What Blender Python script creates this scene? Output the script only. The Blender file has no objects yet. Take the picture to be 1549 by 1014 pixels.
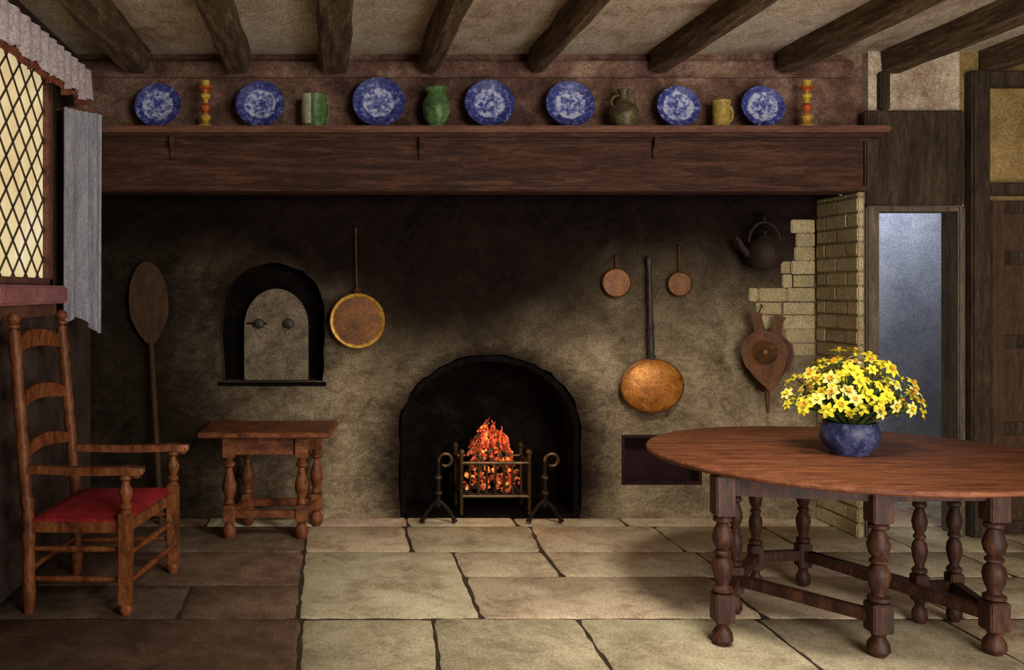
import bpy, bmesh, math, random
from mathutils import Vector, Matrix, geometry
random.seed(7)
R = random.Random(11)
scene = bpy.context.scene
F = 1400.0; H = 1.5; VX = 500.0; VY = 440.0

def lin(c):
    out = []
    for v in c[:3]:
        v = v / 255.0
        out.append(v / 12.92 if v <= 0.04045 else ((v + 0.055) / 1.055) ** 2.4)
    return (out[0], out[1], out[2], 1.0)

# ---------------------------------------------------------------- materials
class NT:
    def __init__(s, name):
        s.m = bpy.data.materials.new(name); s.m.use_nodes = True
        s.t = s.m.node_tree; s.n = s.t.nodes; s.l = s.t.links
        s.bsdf = s.n['Principled BSDF']
        s.tc = s.n.new('ShaderNodeTexCoord')
    def link(s, a, b): s.l.new(a, b)
    def setin(s, sock, v):
        if hasattr(v, 'is_linked') or hasattr(v, 'links'): s.l.new(v, sock)
        else: sock.default_value = v
    def math(s, op, a, b=0.0, c=None, clamp=False):
        n = s.n.new('ShaderNodeMath'); n.operation = op; n.use_clamp = clamp
        s.setin(n.inputs[0], a); s.setin(n.inputs[1], b)
        if c is not None: s.setin(n.inputs[2], c)
        return n.outputs[0]
    def coord(s, scale=(1, 1, 1), rot=(0, 0, 0)):
        mp = s.n.new('ShaderNodeMapping'); mp.inputs['Scale'].default_value = scale
        mp.inputs['Rotation'].default_value = rot
        s.link(s.tc.outputs['Object'], mp.inputs['Vector']); return mp.outputs[0]
    def noise(s, vec, scale, detail=4, rough=0.6, dist=0.0):
        n = s.n.new('ShaderNodeTexNoise'); n.inputs['Scale'].default_value = scale
        n.inputs['Detail'].default_value = detail; n.inputs['Roughness'].default_value = rough
        n.inputs['Distortion'].default_value = dist
        s.link(vec, n.inputs['Vector']); return n.outputs['Fac']
    def ramp(s, fac, stops):
        r = s.n.new('ShaderNodeValToRGB'); e = r.color_ramp.elements
        while len(e) < len(stops): e.new(0.5)
        for i, (p, c) in enumerate(stops):
            e[i].position = p; e[i].color = lin(c)
        s.link(fac, r.inputs[0]); return r.outputs[0]
    def mix(s, fac, a, b, mode='MIX'):
        n = s.n.new('ShaderNodeMixRGB'); n.blend_type = mode
        s.setin(n.inputs[0], fac); s.setin(n.inputs[1], a); s.setin(n.inputs[2], b)
        return n.outputs[0]
    def maprange(s, v, a, b, c=0.0, d=1.0):
        n = s.n.new('ShaderNodeMapRange'); n.interpolation_type = 'SMOOTHSTEP'
        s.setin(n.inputs[0], v)
        n.inputs[1].default_value = a; n.inputs[2].default_value = b
        n.inputs[3].default_value = c; n.inputs[4].default_value = d
        return n.outputs[0]
    def bump(s, h, strength=0.3, dist=0.01):
        b = s.n.new('ShaderNodeBump'); b.inputs['Strength'].default_value = strength
        b.inputs['Distance'].default_value = dist
        s.link(h, b.inputs['Height']); s.link(b.outputs[0], s.bsdf.inputs['Normal'])
    def fin(s, col, rough=0.8, metal=0.0, spec=0.3):
        s.link(col, s.bsdf.inputs['Base Color'])
        s.bsdf.inputs['Roughness'].default_value = rough
        s.bsdf.inputs['Metallic'].default_value = metal
        s.bsdf.inputs['Specular IOR Level'].default_value = spec
        return s.m

def simple(name, cols, scale=4, stretch=(1, 1, 1), rough=0.8, metal=0.0, bump=0.3, grain=0.32, spec=0.3, bd=0.006):
    s = NT(name); v = s.coord(stretch)
    n1 = s.noise(v, scale, 5, 0.65, 0.5)
    n2 = s.noise(v, scale * 3.7, 4, 0.7, 0.8)
    n = s.math('ADD', s.math('MULTIPLY', n1, 0.62), s.math('MULTIPLY', n2, 0.38))
    k = len(cols)
    stops = [(0.37 + 0.26 * i / max(1, k - 1), c) for i, c in enumerate(cols)]
    c = s.ramp(n, stops)
    g = s.noise(s.coord(tuple(max(0.35, q) for q in stretch)), 85, 2, 0.7)
    gr = s.ramp(g, [(0.3, (int(255 * (1 - grain)),) * 3), (0.7, (255, 255, 255))])
    c = s.mix(1.0, c, gr, 'MULTIPLY')
    s.bump(n, bump, bd)
    return s.fin(c, rough, metal, spec)

MAT = {}
MAT['beam'] = simple('beam_oak', [(50, 38, 26), (92, 72, 50), (136, 116, 84)], 5, (5, 0.6, 5), 0.9, bump=0.6)
MAT['lintel'] = simple('lintel_oak', [(44, 27, 20), (74, 46, 34), (108, 74, 56)], 6, (0.5, 4, 5), 0.85, bump=0.5)
MAT['shelf'] = simple('shelf_oak', [(92, 56, 46), (146, 98, 80)], 6, (0.6, 4, 4), 0.7)
MAT['darkoak'] = simple('dark_oak', [(36, 27, 21), (64, 50, 38), (92, 74, 54)], 5, (4, 4, 0.7), 0.85, bump=0.5)
MAT['post'] = simple('door_post_oak', [(84, 72, 64), (134, 120, 104)], 5, (4, 4, 0.7), 0.85)
MAT['table'] = simple('table_oak', [(84, 46, 30), (122, 72, 46), (152, 98, 68)], 5, (0.8, 5, 5), 0.6, bump=0.12, spec=0.2)
MAT['tableleg'] = simple('table_leg_oak', [(38, 20, 14), (66, 37, 26), (100, 60, 40)], 6, (4, 4, 0.8), 0.55)
MAT['chair'] = simple('chair_oak', [(84, 42, 22), (138, 78, 40), (178, 112, 62)], 6, (3, 3, 1), 0.48, spec=0.45)
MAT['stool'] = simple('stool_oak', [(76, 38, 22), (124, 70, 40), (160, 98, 60)], 6, (2, 3, 3), 0.55)
MAT['peel'] = simple('peel_wood', [(64, 44, 32), (100, 74, 50)], 6, (4, 4, 0.8), 0.85)
MAT['red'] = simple('red_fabric', [(140, 24, 30), (190, 48, 54)], 12, rough=0.9)
MAT['plaster'] = simple('plaster_upper', [(76, 52, 46), (120, 90, 78), (168, 138, 120)], 2.2, rough=0.95)
MAT['ceil'] = simple('ceiling_plaster', [(160, 134, 114), (212, 194, 170), (240, 230, 212)], 1.5, (1, 0.6, 1), 0.95)
MAT['wallL'] = simple('wall_left_plaster', [(58, 44, 40), (98, 80, 72)], 2.5, rough=0.95)
MAT['passage'] = simple('passage_limewash', [(150, 156, 176), (196, 200, 212)], 4, rough=0.9)
MAT['yplaster'] = simple('ochre_plaster', [(132, 106, 62), (186, 158, 104)], 4, rough=0.9)
MAT['grout'] = simple('earth_joint', [(50, 40, 32), (84, 68, 54)], 8)
fl = [[(158, 144, 118), (198, 186, 156), (220, 210, 180)], [(164, 142, 120), (204, 184, 156), (220, 204, 176)],
      [(150, 138, 114), (188, 176, 148), (212, 202, 172)], [(172, 138, 124), (202, 176, 156), (216, 198, 174)]]
fd = [[(84, 70, 58), (112, 94, 78), (138, 118, 98)], [(92, 72, 62), (120, 96, 80), (140, 116, 98)]]  # left-side slabs darker: floor vignette painted into their colour
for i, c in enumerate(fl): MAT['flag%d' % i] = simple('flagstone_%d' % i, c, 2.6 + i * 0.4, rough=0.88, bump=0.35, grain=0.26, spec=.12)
for i, c in enumerate(fd): MAT['flagd%d' % i] = simple('flagstone_shaded_%d' % i, c, 3, rough=0.88, grain=0.3, spec=.12)
bc = [[(186, 170, 130), (216, 202, 160)], [(174, 156, 118), (204, 188, 146)], [(192, 176, 138), (220, 206, 166)]]
for i, c in enumerate(bc): MAT['brick%d' % i] = simple('limewashed_brick_%d' % i, c, 9, rough=0.95, bump=0.5)
MAT['mortar'] = simple('mortar', [(130, 114, 86), (158, 140, 108)], 8, rough=0.95)
MAT['sootbrick'] = simple('soot_brick', [(8, 6, 6), (18, 14, 13), (32, 26, 23)], 6, rough=0.95, spec=.05)
MAT['iron'] = simple('wrought_iron', [(24, 20, 18), (52, 42, 34)], 14, rough=0.5, metal=0.6)
MAT['ironlit'] = simple('lit_iron', [(60, 48, 34), (110, 88, 58)], 14, rough=0.42, metal=0.6)  # paler copy of the iron, lit tone painted into its colour
MAT['blackiron'] = simple('black_iron', [(30, 20, 18), (58, 38, 34)], 14, rough=0.7)
MAT['steel'] = simple('handle_iron', [(46, 42, 44), (84, 76, 74)], 14, rough=0.5, metal=0.3)
MAT['brass'] = simple('brass', [(150, 96, 26), (210, 154, 52), (240, 200, 104)], 9, rough=0.42, metal=0.35, spec=0.5)
MAT['brassdk'] = simple('aged_brass', [(84, 46, 16), (140, 86, 30)], 9, rough=0.45, metal=0.4, spec=0.5)
MAT['copper'] = simple('copper', [(150, 84, 28), (200, 126, 48), (230, 166, 80)], 8, rough=0.46, metal=0.35, spec=0.5)
MAT['stone'] = simple('oven_door_stone', [(88, 76, 64), (126, 112, 96), (154, 138, 118)], 6, rough=0.9, bump=0.5)
MAT['curtain'] = simple('curtain_linen', [(150, 152, 174), (206, 208, 222)], 6, (4, 4, 0.6), 0.9)
MAT['valance'] = simple('valance_linen', [(200, 178, 184), (238, 228, 232)], 8, rough=0.95)
MAT['trimred'] = simple('rust_fringe', [(110, 54, 40), (160, 92, 70)], 12, rough=0.95)
MAT['sill'] = simple('window_sill_paint', [(160, 96, 104), (206, 146, 150)], 6, (1, .6, 1), 0.6)
MAT['winframe'] = simple('window_frame_oak', [(96, 60, 52), (146, 102, 84)], 6, rough=0.7)
MAT['lead'] = simple('lead_came', [(60, 52, 44), (92, 80, 66)], 8, rough=0.6)
MAT['green'] = simple('green_glaze', [(44, 78, 48), (88, 126, 74), (140, 170, 106)], 9, rough=0.42, spec=0.4)
MAT['cream'] = simple('cream_glaze', [(184, 190, 160), (220, 222, 196)], 9, rough=0.42, spec=0.4)
MAT['jug'] = simple('brown_glaze', [(52, 46, 30), (92, 82, 54), (132, 118, 84)], 12, rough=0.42, spec=0.4)
MAT['ymug'] = simple('yellow_glaze', [(170, 142, 60), (214, 188, 98)], 9, rough=0.45, spec=0.4)
MAT['cs_y'] = simple('yellow_enamel', [(198, 150, 44), (236, 204, 84)], 20, rough=0.4, spec=0.4)
MAT['cs_r'] = simple('red_enamel', [(176, 56, 30), (216, 106, 50)], 20, rough=0.4, spec=0.4)
MAT['bluepot'] = simple('blue_bowl_glaze', [(34, 40, 78), (60, 70, 118), (108, 116, 158)], 12, rough=0.4, spec=0.4)
MAT['petal'] = simple('yellow_petal', [(206, 190, 36), (230, 220, 62)], 30, rough=0.8, bump=0.0, grain=0.1)
MAT['petal2'] = simple('pale_petal', [(220, 210, 96), (236, 228, 140)], 30, rough=0.8, bump=0.0, grain=0.1)
MAT['petalc'] = simple('orange_trumpet', [(190, 132, 26), (214, 164, 44)], 30, rough=0.8, bump=0.0, grain=0.1)
MAT['leaf'] = simple('leaf_green', [(52, 72, 30), (96, 116, 50)], 20, rough=0.8, grain=0.1)
MAT['leather'] = simple('bellows_leather', [(60, 30, 22), (96, 52, 36)], 14, rough=0.6)
MAT['bellows'] = simple('bellows_wood', [(84, 50, 28), (130, 84, 48)], 8, (3, 3, 1), 0.65)
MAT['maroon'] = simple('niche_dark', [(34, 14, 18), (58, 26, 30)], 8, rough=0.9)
MAT['panel'] = simple('panelled_door_oak', [(62, 44, 32), (100, 74, 54)], 6, (4, 4, .7), 0.75)

def emis(name, stops, scale, strength):
    s = NT(name); n = s.noise(s.coord(), scale, 4, 0.7)
    c = s.ramp(n, stops)
    s.link(c, s.bsdf.inputs['Emission Color']); s.bsdf.inputs['Emission Strength'].default_value = strength
    return s.fin(c, 0.9)
MAT['coal'] = emis('glowing_coal', [(0.36, (30, 10, 8)), (0.47, (120, 42, 26)), (0.58, (196, 88, 44)), (0.70, (236, 176, 96))], 26, 0.6)
MAT['hotcoal'] = emis('white_hot_coal', [(0.36, (150, 56, 26)), (0.5, (226, 130, 56)), (0.66, (246, 206, 116))], 26, 0.8)
MAT['ash'] = simple('ashy_coal', [(40, 28, 26), (84, 62, 54), (124, 98, 84)], 30, rough=.95)
MAT['flame'] = emis('flame', [(0.34, (50, 16, 12)), (0.46, (120, 44, 28)), (0.58, (176, 82, 46)), (0.72, (214, 138, 76))], 24, 0.5)
MAT['pane'] = emis('leaded_glass_daylight', [(0.3, (206, 180, 130)), (0.5, (224, 204, 156)), (0.7, (236, 226, 194))], 2.5, 0.7)
MAT['pane'].node_tree.nodes['Principled BSDF'].inputs['Roughness'].default_value = 0.5

def backwall_mat():
    s = NT('sooted_shaded_plaster'); v = s.coord()
    n1 = s.noise(v, 2.6, 6, 0.7, 0.5); nb = s.noise(s.coord((1, 1, 1.6)), 13, 4, 0.7, 0.9)
    n = s.math('ADD', s.math('MULTIPLY', n1, 0.6), s.math('MULTIPLY', nb, 0.4))
    base = s.ramp(n, [(0.36, (98, 82, 66)), (0.5, (146, 130, 106)), (0.64, (190, 174, 144))])
    sep = s.n.new('ShaderNodeSeparateXYZ'); s.link(s.tc.outputs['Object'], sep.inputs[0])
    x, z = sep.outputs[0], sep.outputs[2]
    comb = s.n.new('ShaderNodeCombineXYZ'); s.link(s.math('ADD', x, s.math('MULTIPLY', nb, .03)), comb.inputs[0]); s.link(s.math('ADD', z, s.math('MULTIPLY', n1, .05)), comb.inputs[1])
    br = s.n.new('ShaderNodeTexBrick'); s.link(comb.outputs[0], br.inputs['Vector'])
    br.inputs['Scale'].default_value = 1.0; br.inputs['Brick Width'].default_value = 0.30
    br.inputs['Row Height'].default_value = 0.10; br.inputs['Mortar Size'].default_value = 0.010
    br.inputs['Mortar Smooth'].default_value = 1.0
    br.inputs['Color1'].default_value = (1, 1, 1, 1); br.inputs['Color2'].default_value = (0.88, 0.87, 0.85, 1)
    br.inputs['Mortar'].default_value = (0.7, 0.68, 0.65, 1)
    c = s.mix(0.22, base, br.outputs['Color'], 'MULTIPLY')
    # soot near the fire; lintel and left-side shade painted into the same dark colour
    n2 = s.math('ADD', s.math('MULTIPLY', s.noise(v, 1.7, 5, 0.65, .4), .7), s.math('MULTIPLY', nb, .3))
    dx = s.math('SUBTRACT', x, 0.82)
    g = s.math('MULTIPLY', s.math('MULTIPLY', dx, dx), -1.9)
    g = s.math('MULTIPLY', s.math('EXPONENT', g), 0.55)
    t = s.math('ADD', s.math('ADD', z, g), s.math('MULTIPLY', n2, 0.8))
    soot_shade = s.maprange(t, 1.40, 2.32)
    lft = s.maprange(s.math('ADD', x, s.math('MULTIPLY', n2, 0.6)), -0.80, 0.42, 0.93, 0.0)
    soot_shade = s.math('MAXIMUM', soot_shade, lft)
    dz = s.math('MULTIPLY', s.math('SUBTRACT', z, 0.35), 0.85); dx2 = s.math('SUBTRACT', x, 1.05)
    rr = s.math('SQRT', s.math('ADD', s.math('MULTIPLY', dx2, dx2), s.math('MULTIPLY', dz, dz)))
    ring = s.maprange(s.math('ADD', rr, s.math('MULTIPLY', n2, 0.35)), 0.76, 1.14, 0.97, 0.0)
    soot_shade = s.math('MAXIMUM', soot_shade, ring)
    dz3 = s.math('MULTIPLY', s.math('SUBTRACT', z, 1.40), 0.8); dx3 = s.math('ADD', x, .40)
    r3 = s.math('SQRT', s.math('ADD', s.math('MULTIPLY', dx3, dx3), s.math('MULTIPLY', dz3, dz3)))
    soot_shade = s.math('MAXIMUM', soot_shade, s.maprange(s.math('ADD', r3, s.math('MULTIPLY', n2, 0.25)), 0.42, 0.82, 0.88, 0.0))
    # darker round patch on the wall around the kettle
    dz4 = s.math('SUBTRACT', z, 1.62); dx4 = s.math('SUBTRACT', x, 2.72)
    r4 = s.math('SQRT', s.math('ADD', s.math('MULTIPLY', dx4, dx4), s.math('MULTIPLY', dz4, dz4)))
    soot_shade = s.math('MAXIMUM', soot_shade, s.maprange(s.math('ADD', r4, s.math('MULTIPLY', n2, 0.3)), 0.2, 0.62, 0.6, 0.0))
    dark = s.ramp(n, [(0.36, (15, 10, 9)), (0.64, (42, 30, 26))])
    c = s.mix(soot_shade, c, dark)
    gr = s.ramp(s.noise(v, 90, 2, 0.7), [(0.3, (176, 176, 176)), (0.7, (255, 255, 255))])
    c = s.mix(1.0, c, gr, 'MULTIPLY')
    hgt = s.math('ADD', s.math('MULTIPLY', br.outputs['Fac'], -0.15), n)
    s.bump(hgt, 0.55, 0.013)
    return s.fin(c, 0.95, 0, .06)
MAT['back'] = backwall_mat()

def plate_mat():
    s = NT('blue_willow_china'); v = s.coord()
    sep = s.n.new('ShaderNodeSeparateXYZ'); s.link(s.tc.outputs['Object'], sep.inputs[0])
    oi = s.n.new('ShaderNodeObjectInfo')
    x, y = sep.outputs[0], sep.outputs[1]
    r = s.math('SQRT', s.math('ADD', s.math('MULTIPLY', x, x), s.math('MULTIPLY', y, y)))
    add = s.n.new('ShaderNodeVectorMath'); add.operation = 'ADD'
    s.link(v, add.inputs[0]); s.link(oi.outputs['Random'], add.inputs[1])
    n = s.noise(add.outputs[0], 34, 3, 0.65, 0.6)
    th = s.ramp(s.math('MULTIPLY', r, 5.0), [(0.0, (170, 170, 170)), (0.3, (110, 110, 110)), (0.44, (60, 60, 60)), (0.5, (205, 205, 205)), (0.62, (205, 205, 205)), (0.78, (225, 225, 225))])
    f = s.math('ADD', n, s.math('MULTIPLY', s.math('SUBTRACT', th, 0.26), 0.36))
    c = s.ramp(f, [(0.38, (184, 190, 216)), (0.47, (124, 134, 188)), (0.58, (64, 74, 148)), (0.74, (38, 42, 100))])
    return s.fin(c, 0.42, 0, 0.4)
MAT['plate'] = plate_mat()

# ---------------------------------------------------------------- mesh builder
class B:
    def __init__(s): s.v = []; s.f = []; s.mi = []; s.mats = []
    def m(s, k):
        if k not in s.mats: s.mats.append(k)
        return s.mats.index(k)
    def add(s, vs, fs, k, M=None):
        o = len(s.v)
        for p in vs:
            p = Vector(p)
            s.v.append(M @ p if M else p)
        i = s.m(k)
        for f in fs: s.f.append([q + o for q in f]); s.mi.append(i)
    def box(s, lo, hi, k, bev=0.006, M=None):
        lo = Vector(lo); hi = Vector(hi)
        bm = bmesh.new(); bmesh.ops.create_cube(bm, size=1)
        c = (lo + hi) / 2; d = hi - lo
        for v in bm.verts: v.co = Vector((v.co.x * d.x + c.x, v.co.y * d.y + c.y, v.co.z * d.z + c.z))
        if bev > 0:
            bmesh.ops.bevel(bm, geom=list(bm.edges), offset=min(bev, min(d) * 0.3), segments=2, affect='EDGES')
        bm.verts.index_update()
        s.add([v.co.copy() for v in bm.verts], [[v.index for v in f.verts] for f in bm.faces], k, M); bm.free()
    def bar(s, p0, p1, w, h, k, bev=0.004):
        p0 = Vector(p0); p1 = Vector(p1); d = p1 - p0; L = d.length
        z = d.normalized(); up = Vector((0, 0, 1))
        if abs(z.z) > 0.95: up = Vector((0, 1, 0))
        x = up.cross(z).normalized(); y = z.cross(x)
        M = Matrix(((x.x, y.x, z.x, p0.x), (x.y, y.y, z.y, p0.y), (x.z, y.z, z.z, p0.z), (0, 0, 0, 1)))
        s.box((-w / 2, -h / 2, 0), (w / 2, h / 2, L), k, bev, M)
    def lathe(s, prof, k, M=None, seg=24, sx=1, sy=1):
        vs = []; fs = []
        for r, z in prof:
            for i in range(seg):
                a = 2 * math.pi * i / seg
                vs.append((r * math.cos(a) * sx, r * math.sin(a) * sy, z))
        n = len(prof)
        for j in range(n - 1):
            for i in range(seg):
                a = j * seg + i; b = j * seg + (i + 1) % seg
                fs.append([a, b, b + seg, a + seg])
        if prof[0][0] > 1e-5: fs.append(list(range(seg))[::-1])
        if prof[-1][0] > 1e-5: fs.append([(n - 1) * seg + i for i in range(seg)])
        s.add(vs, fs, k, M)
    def turned(s, p0, p1, prof, k, seg=16):
        p0 = Vector(p0); p1 = Vector(p1); d = p1 - p0; L = d.length
        M = Matrix.Translation(p0) @ d.to_track_quat('Z', 'Y').to_matrix().to_4x4()
        s.lathe([(r, t * L) for t, r in prof], k, M, seg)
    def tube(s, pts, r, k, seg=8):
        pts = [Vector(p) for p in pts]; n = len(pts); vs = []; fs = []
        rs = r if isinstance(r, (list, tuple)) else [r] * n
        ref = None
        for i, p in enumerate(pts):
            t = (pts[min(i + 1, n - 1)] - pts[max(i - 1, 0)]).normalized()
            if ref is None:
                ref = Vector((0, 0, 1)) if abs(t.z) < 0.9 else Vector((0, 1, 0))
            x = ref - t * ref.dot(t)
            if x.length < 1e-4: x = t.orthogonal()
            x.normalize(); ref = x; y = t.cross(x)
            for j in range(seg):
                a = 2 * math.pi * j / seg
                vs.append(p + (x * math.cos(a) + y * math.sin(a)) * rs[i])
        for i in range(n - 1):
            for j in range(seg):
                a = i * seg + j; b = i * seg + (j + 1) % seg
                fs.append([a, b, b + seg, a + seg])
        fs.append(list(range(seg))[::-1]); fs.append([(n - 1) * seg + j for j in range(seg)])
        s.add(vs, fs, k)
    def prism(s, loops, y0, y1, k, M=None):
        L3 = [[Vector((p[0], p[1], 0)) for p in lp] for lp in loops]
        tris = geometry.tessellate_polygon(L3)
        flat = [p for lp in loops for p in lp]; N = len(flat)
        vs = [(p[0], y0, p[1]) for p in flat] + [(p[0], y1, p[1]) for p in flat]
        fs = [list(t) for t in tris] + [[q + N for q in t][::-1] for t in tris]
        o = 0
        for lp in loops:
            m = len(lp)
            for i in range(m):
                a = o + i; b = o + (i + 1) % m
                fs.append([a, b, b + N, a + N])
            o += m
        s.add(vs, fs, k, M)
    def finish(s, name, loc=None, rot=None, bevel=0, sharp=38):
        vs = s.v
        if loc is None:
            xs = [v.x for v in vs]; ys = [v.y for v in vs]; zs = [v.z for v in vs]
            loc = Vector(((min(xs) + max(xs)) / 2, (min(ys) + max(ys)) / 2, min(zs)))
            vs = [v - loc for v in vs]
        me = bpy.data.meshes.new(name)
        me.from_pydata([tuple(v) for v in vs], [], s.f)
        for k in s.mats: me.materials.append(MAT[k])
        me.polygons.foreach_set('material_index', s.mi)
        bm = bmesh.new(); bm.from_mesh(me)
        bmesh.ops.recalc_face_normals(bm, faces=bm.faces)
        bm.to_mesh(me); bm.free()
        me.polygons.foreach_set('use_smooth', [True] * len(me.polygons))
        me.set_sharp_from_angle(angle=math.radians(sharp))
        me.update()
        ob = bpy.data.objects.new(name, me); scene.collection.objects.link(ob)
        ob.location = loc
        if rot: ob.rotation_euler = rot
        return ob
O = Vector((0, 0, 0))

# ---------------------------------------------------------------- room shell
XL = -1.58; XR = 4.75; YB = 6.09; CZ = 2.97; YN = -1.2
b = B()
b.box((XL - .2, YN, -0.12), (XR + .2, 7.3, -0.007), 'grout', 0)
def slab(c4, key, gap=0.006):
    cx = sum(p[0] for p in c4) / 4; cy = sum(p[1] for p in c4) / 4
    pts = []
    for i in range(4):
        a = Vector(c4[i]); c = Vector(c4[(i + 1) % 4]); n = max(3, int((c - a).length / 0.07))
        for j in range(n):
            p = a.lerp(c, j / n)
            q = Vector((p.x - cx, p.y - cy))
            ln = q.length
            jit = R.uniform(-0.008, 0.005) - (0.012 if j == 0 else 0)
            q = q * ((ln - gap * 1.3 + jit) / ln)
            pts.append(Vector((cx + q.x, cy + q.y)))
    dz = R.uniform(-0.002, 0.002)
    n = len(pts); ins = []
    for p in pts:
        q = Vector((p.x - cx, p.y - cy)); q = q * ((q.length - 0.012) / q.length); ins.append((cx + q.x, cy + q.y))
    vs = [(p.x, p.y, -0.04) for p in pts] + [(p.x, p.y, -0.005 + dz) for p in pts] + [(p[0], p[1], dz) for p in ins]
    fs = []
    for l in range(2):
        for i in range(n):
            fs.append([l * n + i, l * n + (i + 1) % n, (l + 1) * n + (i + 1) % n, (l + 1) * n + i])
    fs.append([2 * n + i for i in range(n)])
    b.add(vs, fs, key)
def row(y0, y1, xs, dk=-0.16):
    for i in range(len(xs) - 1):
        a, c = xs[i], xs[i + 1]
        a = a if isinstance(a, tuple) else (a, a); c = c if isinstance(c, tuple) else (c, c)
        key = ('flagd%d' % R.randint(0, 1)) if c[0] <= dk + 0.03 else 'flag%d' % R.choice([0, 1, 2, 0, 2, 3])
        slab([(a[0], y0), (c[0], y0), (c[1], y1), (a[1], y1)], key)
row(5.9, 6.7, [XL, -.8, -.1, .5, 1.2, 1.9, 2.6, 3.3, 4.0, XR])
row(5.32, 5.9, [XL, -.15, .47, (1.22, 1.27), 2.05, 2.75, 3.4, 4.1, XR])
row(4.24, 5.32, [-.15, (.69, .70)])
row(4.86, 5.32, [(.70, .70), 1.22, 2.1, 2.8, 3.6, XR])
row(4.24, 4.86, [(.69, .70), 2.0, 2.9, 3.7, XR])
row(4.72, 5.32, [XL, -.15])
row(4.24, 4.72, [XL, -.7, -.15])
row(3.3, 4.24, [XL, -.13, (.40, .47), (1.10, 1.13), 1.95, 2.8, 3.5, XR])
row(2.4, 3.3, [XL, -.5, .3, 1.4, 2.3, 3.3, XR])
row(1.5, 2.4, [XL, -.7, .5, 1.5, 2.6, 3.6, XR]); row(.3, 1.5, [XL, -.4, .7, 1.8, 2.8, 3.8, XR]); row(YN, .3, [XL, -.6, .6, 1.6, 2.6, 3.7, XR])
row(6.7, 7.3, [3.0, 3.9, XR + .1])
b.finish('floor', O)

b = B(); b.box((XL - .2, YN - .2, CZ), (XR + .2, 7.3, CZ + .1), 'ceil', 0); b.finish('ceiling', O)
def beam(x, w, z0, y0, y1, name='ceiling_beam', key='beam'):
    b = B(); n = 26; vs = []; fs = []
    for i in range(n + 1):
        t = i / n; y = y0 + (y1 - y0) * t
        xx = x; j = lambda a=0.008: R.uniform(-a, a)
        vs += [(xx - w / 2 + j(), y, CZ), (xx + w / 2 + j(), y, CZ), (xx + w / 2 + j(), y, z0 + .025 + j(.004)), (xx + w / 2 - .025 + j(), y, z0 + j(.004)),
               (xx - w / 2 + .025 + j(), y, z0 + j(.004)), (xx - w / 2 + j(), y, z0 + .025 + j(.004))]
    for i in range(n):
        for k in range(6): fs.append([i * 6 + k, i * 6 + (k + 1) % 6, i * 6 + 6 + (k + 1) % 6, i * 6 + 6 + k])
    fs.append([0, 1, 2, 3, 4, 5]); fs.append([n * 6 + k for k in range(6)][::-1])
    b.add(vs, fs, key); b.finish(name, sharp=25)
for px, w in ((205, .17), (360, .15), (505, .18), (650, .12), (812, .10), (1000, .11), (1192, .11), (1352, .12), (1500, .12)):
    beam((px - 500) / 248.0, w, 2.83, 5.66, YN + .05)

# left wall with window opening
WY0, WY1, WZ0, WZ1 = 3.75, 5.22, 1.53, 2.74
b = B()
b.box((XL - .25, YN, 0), (XL, 7.3, WZ0), 'wallL', 0); b.box((XL - .25, YN, WZ1), (XL, 7.3, CZ), 'wallL', 0)
b.box((XL - .25, YN, WZ0), (XL, WY0, WZ1), 'wallL', 0); b.box((XL - .25, WY1, WZ0), (XL, 7.3, WZ1), 'wallL', 0)
b.finish('wall_left', O)
b = B(); b.box((XR, YN, 0), (XR + .2, 7.3, CZ), 'yplaster', 0); b.finish('wall_right', O)
b = B(); b.box((XL - .2, YN - .2, 0), (XR + .2, YN, CZ), 'ceil', 0); b.finish('wall_front', O)

# window
b = B(); xg = XL - .025
b.box((xg - .02, WY0, WZ0), (xg, WY1, WZ1), 'pane', 0)
for (y0, y1, z0, z1) in ((WY0, WY1, WZ0, WZ0 + .04), (WY0, WY1, WZ1 - .05, WZ1), (WY0, WY0 + .05, WZ0, WZ1), (WY1 - .06, WY1, WZ0, WZ1)):
    b.box((xg - .01, y0, z0), (XL + .015, y1, z1), 'winframe', 0.006)
def clipbar(c, sgn):
    pts = []
    for y in (WY0 + .04, WY1 - .05):
        z = sgn * 0.85 * y + c
        if WZ0 <= z <= WZ1: pts.append((y, z))
    for z in (WZ0 + .03, WZ1 - .04):
        y = (z - c) / (sgn * 0.85)
        if WY0 + .04 < y < WY1 - .05: pts.append((y, z))
    if len(pts) >= 2 and (Vector(pts[0]) - Vector(pts[1])).length > .03:
        b.bar((xg + .006, pts[0][0], pts[0][1]), (xg + .006, pts[1][0], pts[1][1]), .008, .008, 'lead', 0)
c = -6.0
while c < 10:
    clipbar(c, 1); clipbar(c, -1); c += 0.165
b.finish('window_1')
b = B(); b.box((XL - .05, WY0 - .1, WZ0 - .10), (XL + .09, WY1 + .06, WZ0 - .002), 'sill', .012)
b.box((XL - .0, WY0 - .06, WZ0 - .17), (XL + .03, WY1 + .02, WZ0 - .09), 'winframe', .01); b.finish('trim_window_sill')

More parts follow.
